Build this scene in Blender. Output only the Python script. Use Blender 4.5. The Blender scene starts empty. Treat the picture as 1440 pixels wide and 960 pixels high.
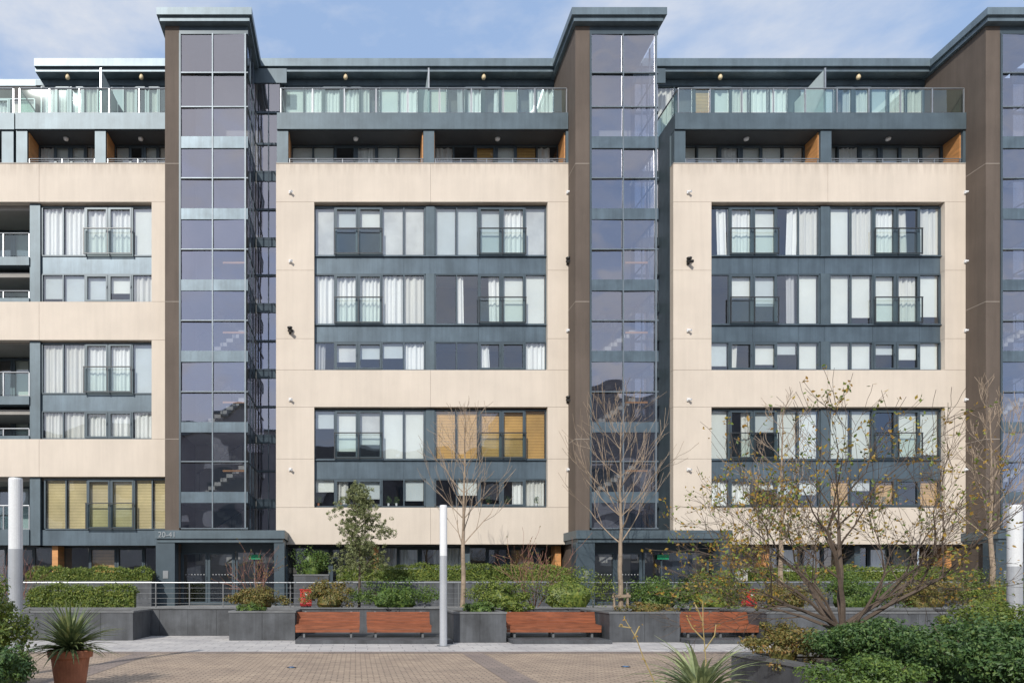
import bpy, math, random
from mathutils import Vector, Matrix
R=random.Random(7)
scene=bpy.context.scene
col=scene.collection
# ------------------------------------------------------------------ camera
cam=bpy.data.cameras.new('camera'); co=bpy.data.objects.new('camera',cam); col.objects.link(co)
co.location=(0,0,1.6); co.rotation_euler=(math.radians(90),0,0)
cam.sensor_width=36; cam.lens=25.0; cam.shift_x=220/1440; cam.shift_y=342/1440; cam.clip_end=2000
scene.camera=co
try:
    scene.view_settings.view_transform='Standard'; scene.view_settings.look='None'; scene.view_settings.exposure=0
except Exception: pass
# ------------------------------------------------------------------ materials
def newmat(name):
    m=bpy.data.materials.new(name); m.use_nodes=True; nt=m.node_tree; nt.nodes.clear()
    out=nt.nodes.new('ShaderNodeOutputMaterial'); return m,nt,out
def N(nt,t,**k):
    n=nt.nodes.new(t)
    for a,b in k.items(): setattr(n,a,b)
    return n
def pos(nt,scale=(1,1,1),rot=(0,0,0)):
    g=N(nt,'ShaderNodeNewGeometry'); mp=N(nt,'ShaderNodeMapping')
    mp.inputs['Scale'].default_value=scale; mp.inputs['Rotation'].default_value=rot
    nt.links.new(g.outputs['Position'],mp.inputs['Vector']); return mp.outputs['Vector']
def noise(nt,vec,scale,detail=4,rough=.6):
    n=N(nt,'ShaderNodeTexNoise'); n.inputs['Scale'].default_value=scale; n.inputs['Detail'].default_value=detail; n.inputs['Roughness'].default_value=rough
    nt.links.new(vec,n.inputs['Vector']); return n.outputs['Fac']
def ramp(nt,fac,stops):
    r=N(nt,'ShaderNodeValToRGB'); el=r.color_ramp.elements
    while len(el)<len(stops): el.new(0.5)
    for e,(p,c) in zip(el,stops): e.position=p; e.color=(c[0],c[1],c[2],1)
    nt.links.new(fac,r.inputs['Fac']); return r.outputs['Color']
def mul(nt,a,b,f=1.0,mode='MULTIPLY'):
    m=N(nt,'ShaderNodeMix',data_type='RGBA',blend_type=mode)
    if isinstance(f,float): m.inputs[0].default_value=f
    else: nt.links.new(f,m.inputs[0])
    for s,i in ((a,6),(b,7)):
        if isinstance(s,tuple): m.inputs[i].default_value=(s[0],s[1],s[2],1)
        else: nt.links.new(s,m.inputs[i])
    return m.outputs[2]
def sc(c,k): return (c[0]*k,c[1]*k,c[2]*k)
def surf(name,c,rough=.7,var=.15,scale=1.5,metal=0,bump=0,bscale=30,streak=0,stretch=(1,1,1),fine=.06,spec=.5,topz=None):
    m,nt,out=newmat(name); b=N(nt,'ShaderNodeBsdfPrincipled')
    f=noise(nt,pos(nt,stretch),scale); colr=ramp(nt,f,[(.3,sc(c,1-var)),(.7,sc(c,1+var))])
    f2=noise(nt,pos(nt),40,3); colr=mul(nt,colr,ramp(nt,f2,[(.3,(1-fine,)*3),(.7,(1+fine,)*3)]))
    if streak:
        f3=noise(nt,pos(nt,(2.6,2.6,.16)),1.6,5,.7); colr=mul(nt,colr,ramp(nt,f3,[(.38,(1-streak,)*3),(.6,(1,1,1))]))
    if topz:   # rain marks running down from a parapet at this height
        g=N(nt,'ShaderNodeNewGeometry'); sx=N(nt,'ShaderNodeSeparateXYZ'); nt.links.new(g.outputs['Position'],sx.inputs[0])
        mr=N(nt,'ShaderNodeMapRange'); mr.inputs['From Min'].default_value=topz-.6; mr.inputs['From Max'].default_value=topz; nt.links.new(sx.outputs['Z'],mr.inputs['Value'])
        f4=noise(nt,pos(nt,(4,1,.3)),1.1,5,.7); colr=mul(nt,colr,ramp(nt,f4,[(.42,(.80,.78,.76)),(.60,(1,1,1))]),mr.outputs[0])
    nt.links.new(colr,b.inputs['Base Color']); b.inputs['Roughness'].default_value=rough; b.inputs['Metallic'].default_value=metal
    b.inputs['Specular IOR Level'].default_value=spec
    if bump:
        bp=N(nt,'ShaderNodeBump'); bp.inputs['Strength'].default_value=bump; bp.inputs['Distance'].default_value=.02
        nt.links.new(noise(nt,pos(nt),bscale,4),bp.inputs['Height']); nt.links.new(bp.outputs[0],b.inputs['Normal'])
    nt.links.new(b.outputs[0],out.inputs[0]); return m
def glassmat(name,f,gc,tc,rough=.015,wob=.02):
    m,nt,out=newmat(name); g=N(nt,'ShaderNodeBsdfGlossy'); g.inputs['Color'].default_value=(*gc,1); g.inputs['Roughness'].default_value=rough
    t=N(nt,'ShaderNodeBsdfTransparent'); t.inputs['Color'].default_value=(*tc,1)
    bp=N(nt,'ShaderNodeBump'); bp.inputs['Strength'].default_value=wob; bp.inputs['Distance'].default_value=.3
    nt.links.new(noise(nt,pos(nt),.7,1),bp.inputs['Height']); nt.links.new(bp.outputs[0],g.inputs['Normal'])
    mx=N(nt,'ShaderNodeMixShader'); mx.inputs[0].default_value=f
    nt.links.new(t.outputs[0],mx.inputs[1]); nt.links.new(g.outputs[0],mx.inputs[2]); nt.links.new(mx.outputs[0],out.inputs[0]); return m
def stripes(name,c1,c2,freq,rough=.6,axis='Z'):
    m,nt,out=newmat(name); b=N(nt,'ShaderNodeBsdfPrincipled'); w=N(nt,'ShaderNodeTexWave',bands_direction=axis)
    w.inputs['Scale'].default_value=freq; w.inputs['Distortion'].default_value=.15; nt.links.new(pos(nt),w.inputs['Vector'])
    c=ramp(nt,w.outputs['Fac'],[(.2,c1),(.8,c2)]); c=mul(nt,c,ramp(nt,noise(nt,pos(nt),.9),[(.3,(.75,.75,.75)),(.7,(1.15,1.15,1.15))]))
    nt.links.new(c,b.inputs['Base Color']); b.inputs['Roughness'].default_value=rough; nt.links.new(b.outputs[0],out.inputs[0]); return m
def paver(name,c1,c2,mortar,bw,rh,msize,off=.5,rot=0,bumpy=.3):
    m,nt,out=newmat(name); b=N(nt,'ShaderNodeBsdfPrincipled'); t=N(nt,'ShaderNodeTexBrick'); t.offset=off
    v=pos(nt,(1,1,1),(0,0,rot)); nt.links.new(v,t.inputs['Vector'])
    t.inputs['Color1'].default_value=(*c1,1); t.inputs['Color2'].default_value=(*c2,1); t.inputs['Mortar'].default_value=(*mortar,1)
    t.inputs['Scale'].default_value=1; t.inputs['Brick Width'].default_value=bw; t.inputs['Row Height'].default_value=rh; t.inputs['Mortar Size'].default_value=msize
    c=mul(nt,t.outputs['Color'],ramp(nt,noise(nt,pos(nt),.8,6,.7),[(.3,(.74,.74,.76)),(.7,(1.14,1.13,1.1))]))
    c=mul(nt,c,ramp(nt,noise(nt,pos(nt),25,3),[(.3,(.85,.85,.85)),(.7,(1.12,1.12,1.12))]))
    nt.links.new(c,b.inputs['Base Color']); b.inputs['Roughness'].default_value=.8
    bp=N(nt,'ShaderNodeBump'); bp.inputs['Strength'].default_value=bumpy; bp.inputs['Distance'].default_value=.01; bp.invert=True
    nt.links.new(t.outputs['Fac'],bp.inputs['Height']); nt.links.new(bp.outputs[0],b.inputs['Normal'])
    nt.links.new(b.outputs[0],out.inputs[0]); return m
def leafmat(name,cols,scale=9,trans=.25):
    m,nt,out=newmat(name); b=N(nt,'ShaderNodeBsdfPrincipled'); b.inputs['Roughness'].default_value=.5
    n=len(cols); c=ramp(nt,noise(nt,pos(nt),scale,3,.8),[(.3+.4*i/(n-1),k) for i,k in enumerate(cols)])
    nt.links.new(c,b.inputs['Base Color']); t=N(nt,'ShaderNodeBsdfTranslucent'); nt.links.new(c,t.inputs['Color'])
    mx=N(nt,'ShaderNodeMixShader'); mx.inputs[0].default_value=trans
    nt.links.new(b.outputs[0],mx.inputs[1]); nt.links.new(t.outputs[0],mx.inputs[2]); nt.links.new(mx.outputs[0],out.inputs[0]); return m
M={}
M['cream']=surf('cream cladding',(.635,.56,.475),.75,.05,.7,streak=.05,bump=.08,bscale=60,topz=18.8)
M['creamback']=surf('cladding joint',(.33,.29,.25),.9,.1)
M['blue']=surf('slate blue metal',(.098,.135,.160),.45,.15,1.2,metal=.25,streak=.15)
M['bluelt']=surf('light slate metal',(.150,.20,.235),.42,.18,1.0,metal=.25,streak=.15)
M['frame']=surf('window frame metal',(.066,.092,.112),.4,.12,2,metal=.2)
M['spandrel']=surf('spandrel metal',(.105,.145,.178),.40,.2,.9,metal=.3,streak=.2)
M['band_metal']=surf('floor band metal',(.12,.165,.20),.40,.2,1.5,metal=.3,streak=.2)
M['mull']=surf('pale mullion',(.17,.205,.235),.4,.15,2,metal=.3)
M['brown']=surf('brown render',(.122,.096,.078),.85,.12,.6,streak=.14,bump=.15,bscale=50)
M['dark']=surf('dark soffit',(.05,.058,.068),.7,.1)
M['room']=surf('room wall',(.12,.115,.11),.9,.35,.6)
M['lobby']=surf('stair wall',(.40,.39,.37),.9,.2,.5)
M['slab']=surf('concrete slab',(.32,.31,.29),.9,.1)
M['stair']=surf('stair concrete',(.50,.49,.46),.9,.1)
M['grey']=surf('grey render',(.26,.26,.27),.9,.1)
M['wood']=surf('warm wood panel',(.56,.27,.10),.5,.25,1.2,stretch=(1,1,8))
M['bench']=surf('bench hardwood',(.245,.082,.040),.5,.35,2.0,stretch=(1,8,8),spec=.35)
M['steel']=surf('steel',(.38,.40,.42),.35,.1,3,metal=.7)
M['railsteel']=surf('walkway rail steel',(.20,.21,.22),.45,.1,3,metal=.4)
M['darksteel']=surf('dark steel',(.05,.055,.06),.4,.1,3,metal=.4)
M['stone']=surf('dark stone',(.080,.086,.095),.6,.38,1.4,bump=.15,bscale=25,streak=.3)
M['coping']=surf('stone coping',(.14,.145,.15),.6,.25,2,bump=.1)
M['creamcop']=surf('parapet coping',(.36,.34,.31),.6,.2,1)
M['soil']=surf('soil',(.06,.045,.03),.95,.3,5,bump=.6,bscale=12)
M['white']=surf('white paint',(.72,.73,.74),.45,.04,2)
M['screen']=surf('frosted screen',(.52,.60,.60),.35,.08,2)
M['number']=surf('dull steel lettering',(.30,.33,.35),.45,.04,2)
M['diff']=surf('lamp diffuser',(.72,.74,.76),.35,.03,2)
M['pole']=surf('grey pole',(.42,.44,.47),.4,.08,2,metal=.2)
M['black']=surf('black plastic',(.02,.02,.02),.4,.1)
M['brass']=surf('brass lamp',(.72,.58,.36),.35,.1)
M['terra']=surf('terracotta',(.42,.165,.09),.75,.25,4,bump=.15,streak=.2)
M['red']=surf('red paint',(.50,.03,.03),.4,.08)
M['green']=surf('green sign',(.02,.35,.16),.4,.05)
M['curtain']=surf('white curtain',(.88,.88,.86),.9,.06,1,stretch=(6,1,.4))
M['curtain2']=surf('off white curtain',(.72,.71,.67),.9,.10,1,stretch=(6,1,.4))
M['curtaing']=surf('grey curtain',(.50,.50,.51),.9,.08,1,stretch=(6,1,.4))
M['blind']=surf('roller blind',(.78,.80,.76),.8,.08,.6)
M['blind2']=surf('cream roller blind',(.68,.69,.61),.8,.08,.6)
M['blind3']=surf('pale grey blind',(.58,.63,.64),.8,.10,.6)
M['slats']=stripes('slatted blind',(.50,.51,.50),(.84,.84,.82),7)
M['woodblind']=stripes('wooden blind',(.40,.21,.05),(.86,.52,.16),5)
M['paleblind']=stripes('cream wooden blind',(.44,.34,.15),(.86,.70,.38),5)
M['glass']=glassmat('window glass',.19,(.88,.91,1.0),(.91,.94,.94),wob=.04)
M['tglass']=glassmat('stair tower glass',.36,(.92,.90,1.0),(.80,.83,.86),wob=.07)
M['bglass']=glassmat('balustrade glass',.13,(.9,1,1),(.74,.90,.85))
M['jglass']=glassmat('railing glass',.06,(.9,1,1),(.88,.94,.92))
M['bark']=surf('pale bark',(.29,.225,.165),.85,.25,6,bump=.3)
M['bark2']=surf('grey brown bark',(.10,.074,.056),.85,.25,6,bump=.3)
M['redtwig']=surf('reddish twigs',(.25,.12,.09),.8,.25,6)
M['yelstem']=surf('yellow stem',(.36,.28,.12),.7,.2,6)
M['leaf_hedge']=leafmat('hedge leaves',[(.03,.065,.014),(.14,.20,.035),(.34,.35,.07)])
M['leaf_green']=leafmat('shrub leaves',[(.022,.05,.014),(.095,.17,.035),(.24,.31,.06)])
M['leaf_dark']=leafmat('dark shrub leaves',[(.016,.042,.014),(.065,.135,.036),(.19,.26,.07)])
M['leaf_rust']=leafmat('rusty shrub leaves',[(.06,.085,.025),(.19,.18,.05),(.38,.18,.06)])
M['leaf_olive']=leafmat('olive leaves',[(.08,.105,.04),(.21,.24,.10),(.36,.37,.19)])
M['leaf_yellow']=leafmat('autumn leaves',[(.16,.16,.03),(.42,.32,.05),(.42,.22,.05),(.24,.27,.05)],5,.35)
M['blade']=leafmat('blade leaves',[(.06,.09,.04),(.15,.20,.08),(.32,.33,.13)],4)
M['paleblade']=leafmat('pale blade leaves',[(.14,.18,.09),(.28,.33,.16),(.46,.48,.24)],4)
M['paver']=paver('pale pavers',(.56,.54,.52),(.48,.46,.45),(.28,.27,.27),.6,.4,.012)
M['brick']=paver('tan brick paving',(.50,.39,.29),(.38,.29,.22),(.18,.14,.11),.21,.105,.012,.5,0,.5)
M['band']=paver('paving band',(.31,.245,.215),(.26,.21,.185),(.14,.12,.10),.25,.12,.01)
M['walk']=paver('walkway slabs',(.30,.30,.29),(.25,.25,.25),(.15,.15,.15),.5,.5,.01)
M['ground']=surf('far ground',(.22,.20,.18),.9,.15)
# ------------------------------------------------------------------ mesh helper
ORG={}
class MB:
    def __init__(s): s.v=[]; s.f=[]
    def box(s,x0,x1,y0,y1,z0,z1):
        n=len(s.v)
        s.v+=[(x0,y0,z0),(x1,y0,z0),(x1,y1,z0),(x0,y1,z0),(x0,y0,z1),(x1,y0,z1),(x1,y1,z1),(x0,y1,z1)]
        s.f+=[(n,n+3,n+2,n+1),(n+4,n+5,n+6,n+7),(n,n+1,n+5,n+4),(n+1,n+2,n+6,n+5),(n+2,n+3,n+7,n+6),(n+3,n,n+4,n+7)]; return s
    def quad(s,a,b,c,d):
        n=len(s.v); s.v+=[tuple(a),tuple(b),tuple(c),tuple(d)]; s.f.append((n,n+1,n+2,n+3)); return s
    def tube(s,p0,p1,r0,r1,k=6,cap=True):
        p0=Vector(p0); p1=Vector(p1); d=(p1-p0)
        if d.length<1e-6: return s
        d.normalize(); a=d.orthogonal().normalized(); b=d.cross(a); n=len(s.v)
        for p,r in ((p0,r0),(p1,r1)):
            for i in range(k):
                t=2*math.pi*i/k; s.v.append(tuple(p+a*(math.cos(t)*r)+b*(math.sin(t)*r)))
        for i in range(k):
            j=(i+1)%k; s.f.append((n+i,n+j,n+k+j,n+k+i))
        if cap: s.f.append(tuple(n+k+i for i in range(k))); s.f.append(tuple(n+k-1-i for i in range(k)))
        return s
    def lathe(s,cx,cy,prof,k=24):
        n=len(s.v)
        for r,z in prof:
            for i in range(k):
                t=2*math.pi*i/k; s.v.append((cx+math.cos(t)*r,cy+math.sin(t)*r,z))
        for q in range(len(prof)-1):
            for i in range(k):
                j=(i+1)%k; s.f.append((n+q*k+i,n+q*k+j,n+(q+1)*k+j,n+(q+1)*k+i))
        s.f.append(tuple(n+(len(prof)-1)*k+i for i in range(k))); s.f.append(tuple(n+k-1-i for i in range(k)))
        return s
    def build(s,name,mat,parent=None,origin=None,smooth=False):
        o0=ORG.get(parent.name,(0,0,0)) if parent else (origin or (0,0,0))
        me=bpy.data.meshes.new(name)
        me.from_pydata([(x-o0[0],y-o0[1],z-o0[2]) for x,y,z in s.v],[],s.f)
        me.materials.append(M[mat] if isinstance(mat,str) else mat)
        if smooth: me.polygons.foreach_set('use_smooth',[True]*len(me.polygons))
        me.update()
        o=bpy.data.objects.new(name,me); col.objects.link(o)
        if parent: o.parent=parent
        else: o.location=o0
        ORG[o.name]=o0
        return o
def thing(name,loc,label,cat,group=None):
    o=bpy.data.objects.new(name,None); col.objects.link(o); o.location=loc; o.empty_display_size=.2
    ORG[o.name]=tuple(loc); o['label']=label; o['category']=cat
    if group: o['group']=group
    return o
def tag(o,label,cat,group=None):
    o['label']=label; o['category']=cat
    if group: o['group']=group
    return o
def struct(o): o['kind']='structure'; return o
# pixel of the photograph at a given distance -> metres
def X(px,Y): return (px-500)*Y/1000
def Z(py,Y): return 1.6-(py-822)*Y/1000
# ------------------------------------------------------------------ ground
struct(MB().quad((-300,-300,-.012),(300,-300,-.012),(300,300,-.012),(-300,300,-.012)).build('ground','ground'))
struct(MB().quad((-40,-28,-.004),(60,-28,-.004),(60,16.7,-.004),(-40,16.7,-.004)).build('brick_paving','brick'))
struct(MB().quad((-40,16.7,-.004),(60,16.7,-.004),(60,22.5,-.004),(-40,22.5,-.004)).build('pavement','paver'))
bd=MB()
for x in (-13,-5.2,2.5,9.4,17):
    bd.quad((x,-28,.001),(x+.5,-28,.001),(x+.5,16.7,.001),(x,16.7,.001))
bd.quad((-40,16.7,.001),(60,16.7,.001),(60,17.1,.001),(-40,17.1,.001))
struct(bd.build('paving_bands','band'))
struct(MB().box(-30,50,24.05,45,0,.8).build('walkway','walk'))
struct(MB().box(-30,50,22.62,24.04,0,.83).build('flower_bed','soil'))
# ------------------------------------------------------------------ windows
def curtain(parent,x0,x1,z0,z1,y,kind):
    if kind=='n': return
    m=MB(); w=x1-x0; x0+=.01; x1-=.01
    if kind in 'cpgq':
        a,b=x0,x1
        if kind in 'pq':
            if R.random()<.5: b=x0+w*R.uniform(.3,.65)
            else: a=x1-w*R.uniform(.3,.65)
        n=max(8,int((b-a)/.035)); ph=R.uniform(0,6); fr=R.uniform(26,44); am=R.uniform(.025,.05)
        pts=[]
        for i in range(n+1):
            t=a+(b-a)*i/n; pts.append((t,y+am*math.sin(ph+t*fr+.8*math.sin(t*9))+.02*math.sin(t*17+ph)))
        lean=R.uniform(-.06,.06) if kind in 'pq' else 0
        for i in range(n):
            m.quad((pts[i][0],pts[i][1],z0),(pts[i+1][0],pts[i+1][1],z0),(pts[i+1][0]+lean,pts[i+1][1],z1),(pts[i][0]+lean,pts[i][1],z1))
        m.build('curtain','curtaing' if kind in 'gq' else R.choice(('curtain','curtain','curtain2')),parent,smooth=True)
    else:
        zz=z0
        if kind in 'hk': zz=z1-(z1-z0)*R.uniform(.35,.85)
        elif kind=='b' and R.random()<.35: zz=z0+(z1-z0)*R.uniform(.03,.15)
        m.box(x0+.01,x1-.01,y-.015,y,zz,z1)
        m.build('blind',{'b':BL[0],'h':R.choice(('blind','blind3')),'s':'slats','k':'slats','w':'woodblind','y':'paleblind'}[kind],parent)
BL=['blind']
def window(parent,xs,z0,z1,yw,kinds,doors=(),jul=False,fm='frame',gm='glass'):
    BL[0]=R.choice(('blind','blind','blind2','blind3'))
    f=MB(); t=.026
    f.box(xs[0],xs[-1],yw,yw+.08,z0,z0+.05); f.box(xs[0],xs[-1],yw,yw+.08,z1-.05,z1)
    for i,x in enumerate(xs):
        tt=t if 0<i<len(xs)-1 else t*1.2
        f.box(x-tt,x+tt,yw-.004,yw+.084,z0+.05,z1-.05)
    w=f.build('window',fm,parent)
    g=MB()
    for i in range(len(xs)-1):
        e=R.uniform(-.008,.008); e2=R.uniform(-.010,.010)
        g.quad((xs[i]+t,yw+.05+e,z0+.05),(xs[i+1]-t,yw+.05-e,z0+.05),(xs[i+1]-t,yw+.05-e+e2,z1-.05),(xs[i]+t,yw+.05+e+e2,z1-.05))
    g.build('pane',gm,w)
    for d in doors:
        a,b=xs[d]+t,xs[d+1]-t; m=MB(); q=.07
        m.box(a,a+q,yw-.025,yw+.03,z0+.05,z1-.05); m.box(b-q,b,yw-.025,yw+.03,z0+.05,z1-.05)
        m.box(a+q,b-q,yw-.025,yw+.03,z0+.05,z0+.05+q); m.box(a+q,b-q,yw-.025,yw+.03,z1-.05-q,z1-.05)
        m.box(b-q+.02,b-q+.05,yw-.055,yw-.025,z0+1.0 if z1-z0>1.5 else (z0+z1)/2,(z0+1.12 if z1-z0>1.5 else (z0+z1)/2+.1))
        m.build('door_leaf',fm,w)
    for i,k in enumerate(kinds):
        if k!='n': curtain(w,xs[i]+t,xs[i+1]-t,z0+.05,z1-.04,yw+.16,k)
    if jul:
        a,b=xs[doors[0]],xs[doors[-1]+1]; mid=(a+b)/2; y=yw-.14; m=MB(); h=z0+1.08
        for p in (a,mid,b): m.box(p-.02,p+.02,y-.02,y+.02,z0+.02,h-.025)
        m.box(a-.03,b+.03,y-.022,y+.022,h-.025,h+.015); m.box(a+.02,mid-.02,y-.015,y+.015,z0+.04,z0+.075); m.box(mid+.02,b-.02,y-.015,y+.015,z0+.04,z0+.075)
        jr=m.build('juliet_railing','darksteel',w)
        g=MB().quad((a+.03,y,z0+.09),(b-.03,y,z0+.09),(b-.03,y,h-.04),(a+.03,y,h-.04)); g.build('railing_glass','jglass',w)
    return w
def panels(m,x_list,z_list,y0=29.0,y1=29.3,g=.0055):
    for i in range(len(x_list)-1):
        for j in range(len(z_list)-1):
            m.box(x_list[i]+g,x_list[i+1]-g,y0,y1,z_list[j]+g,z_list[j+1]-g)
def balustrade(parent,x0,x1,y,z0,h=1.0,step=1.3,left=None,right=None):
    hr=MB(); hr.tube((x0,y,z0+h),(x1,y,z0+h),.03,.03,8)
    if left: hr.tube((x0,y,z0+h),(x0,left,z0+h),.03,.03,8)
    if right: hr.tube((x1,y,z0+h),(x1,right,z0+h),.03,.03,8)
    b=hr.build('balustrade','steel',parent,smooth=False)
    n=max(1,round((x1-x0)/step)); d=(x1-x0)/n
    for i in range(n+1):
        MB().box(x0+i*d-.022,x0+i*d+.022,y-.02,y+.02,z0-.05,z0+h-.02).build('post','steel',b)
    for i in range(n):
        MB().quad((x0+i*d+.05,y+.005,z0+.06),(x0+(i+1)*d-.05,y+.005,z0+.06),(x0+(i+1)*d-.05,y+.005,z0+h-.06),(x0+i*d+.05,y+.005,z0+h-.06)).build('glass_panel','bglass',b)
    for xx,yy in ((x0,left),(x1,right)):
        if yy: MB().quad((xx,y+.05,z0+.06),(xx,yy,z0+.06),(xx,yy,z0+h-.06),(xx,y+.05,z0+h-.06)).build('glass_panel','bglass',b)
F=lambda py:Z(py,29)
def top_storeys(root,x0,x1,xm,pk1,pk2,l7,left_open=True):
    """level seven loggia, slab, penthouse and roof; x0..x1 the block, xm the pier"""
    zf=F(230); zs=F(183); zt=F(160)
    MB().box(x0+.05,x1-.05,28.93,31.0,zs,zt).build('balcony_slab','blue',root)
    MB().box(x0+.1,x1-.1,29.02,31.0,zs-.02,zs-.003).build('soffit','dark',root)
    MB().box(x0+.02,x1-.02,29.32,31.4,zf-.35,zf-.12).build('floor_slab','slab',root)
    piers=[(x0+.05,x0+.5),(xm-.22,xm+.22),(x1-.12,x1-.02)]
    for a,b in piers: MB().box(a,b,29.0,30.0,zf+.002,zs-.022).build('pier','blue',root)
    for a,b in ((piers[0][1],piers[1][0]),(piers[1][1],piers[2][0])):
        for xx,s in ((a,1),(b,-1)):
            MB().box(min(xx+s*.003,xx+s*.04),max(xx+s*.003,xx+s*.04),29.12,29.98,zf,zs-.03).build('wood_lining','wood',root)
        k=l7.pop(0); n=len(k); xs=[a+.05+(b-a-.1)*i/n for i in range(n+1)]
        window(root,xs,zf-.1,zs-.03,29.95,k,doors=(n//2-1,n//2),jul=False)
        m=MB()
        for dz in (.08,.16,.25): m.tube((a-.2,29.1,zf+dz),(b+.15,29.1,zf+dz),.013 if dz<.2 else .022,.013 if dz<.2 else .022,6)
        q=int((b-a)/1.0)
        for i in range(q+1): m.box(a+.05+(b-a-.1)*i/q-.012,a+.05+(b-a-.1)*i/q+.012,29.085,29.115,zf,zf+.25)
        m.build('parapet_rail','steel',root)
        MB().lathe((a+b)/2,29.5,[(.02,zs-.12),(.09,zs-.10),(.11,zs-.02)],12).build('ceiling_light','white',root,smooth=True)
    balustrade(root,x0+.2,x1-.1,28.99,zt,1.02,1.32,left=30.9)
    MB().box(xm-.02,xm+.02,29.12,31.05,zt+.002,zt+1.85).build('privacy_screen','screen',root)
    MB().box(xm-.03,xm+.03,29.04,29.1,zt+.002,zt+1.9).build('screen_post','steel',root)
    for (a,b),k in (((x0+.15,xm-.25),pk1),((xm+.25,x1-.02),pk2)):
        n=len(k); xs=[a+(b-a)*i/n for i in range(n+1)]
        window(root,xs,zt+.05,zt+2.62,31.1,k,doors=(n//2-1,n//2))
    MB().box(xm-.25,xm+.25,31.12,31.3,zt,23.6).build('wall_panel','blue',root)
    MB().box(x0-.1,x1,31.08,31.3,zt+2.62,23.66).build('wall_panel','blue',root)
    for xx in ((x0+xm)/2-.3,(xm+x1)/2-.3):
        l=MB().lathe(xx,30.75,[(.02,23.42),(.07,23.45),(.095,23.51),(.08,23.58),(.04,23.66)],12).build('soffit_lamp','brass',root,smooth=True)
def roof(root,x0,x1,yf=30.5,z0=23.68,z1=24.17):
    m=MB(); m.box(x0,x1,yf,42,z0+.16,z1); m.box(x0,x1,yf+.12,42,z0,z0+.157)
    m.build('roof','bluelt',root)
WIN_L=[442,470.5,503.5,537.5,568.5,598]; WIN_R=[613,643,674,706.5,740,770]
def ground_floor(root,x0,x1,kinds,ox):
    z0,z1=.82,F(766)
    n=len(kinds); xs=[x0+.3+(x1-x0-.6)*i/n for i in range(n+1)]
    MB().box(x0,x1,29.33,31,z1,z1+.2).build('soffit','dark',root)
    i=0
    while i<n:
        j=min(n,i+4); window(root,xs[i:j+1],z0,z1-.01,30.2,kinds[i:j],doors=(1,2) if j-i==4 else ())
        i=j
    for q in range(0,n+1,4):
        MB().box(xs[q]-.12,xs[q]+.12,29.5,30.15,z0-.02,z1-.002).build('column','wood' if q%8==4 else 'blue',root)
def rv():
    while True:
        v=Vector((R.uniform(-1,1),R.uniform(-1,1),R.uniform(-1,1)))
        if .05<v.length<1: return v.normalized()
def leaf(m,p,n,s,asp=.5):
    a=n.orthogonal().normalized(); th=R.uniform(0,6.28); b=n.cross(a); u=a*math.cos(th)+b*math.sin(th); w=n.cross(u)
    m.quad(p-u*s,p-w*s*asp+n*s*.15,p+u*s,p+w*s*asp+n*s*.15)
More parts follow.
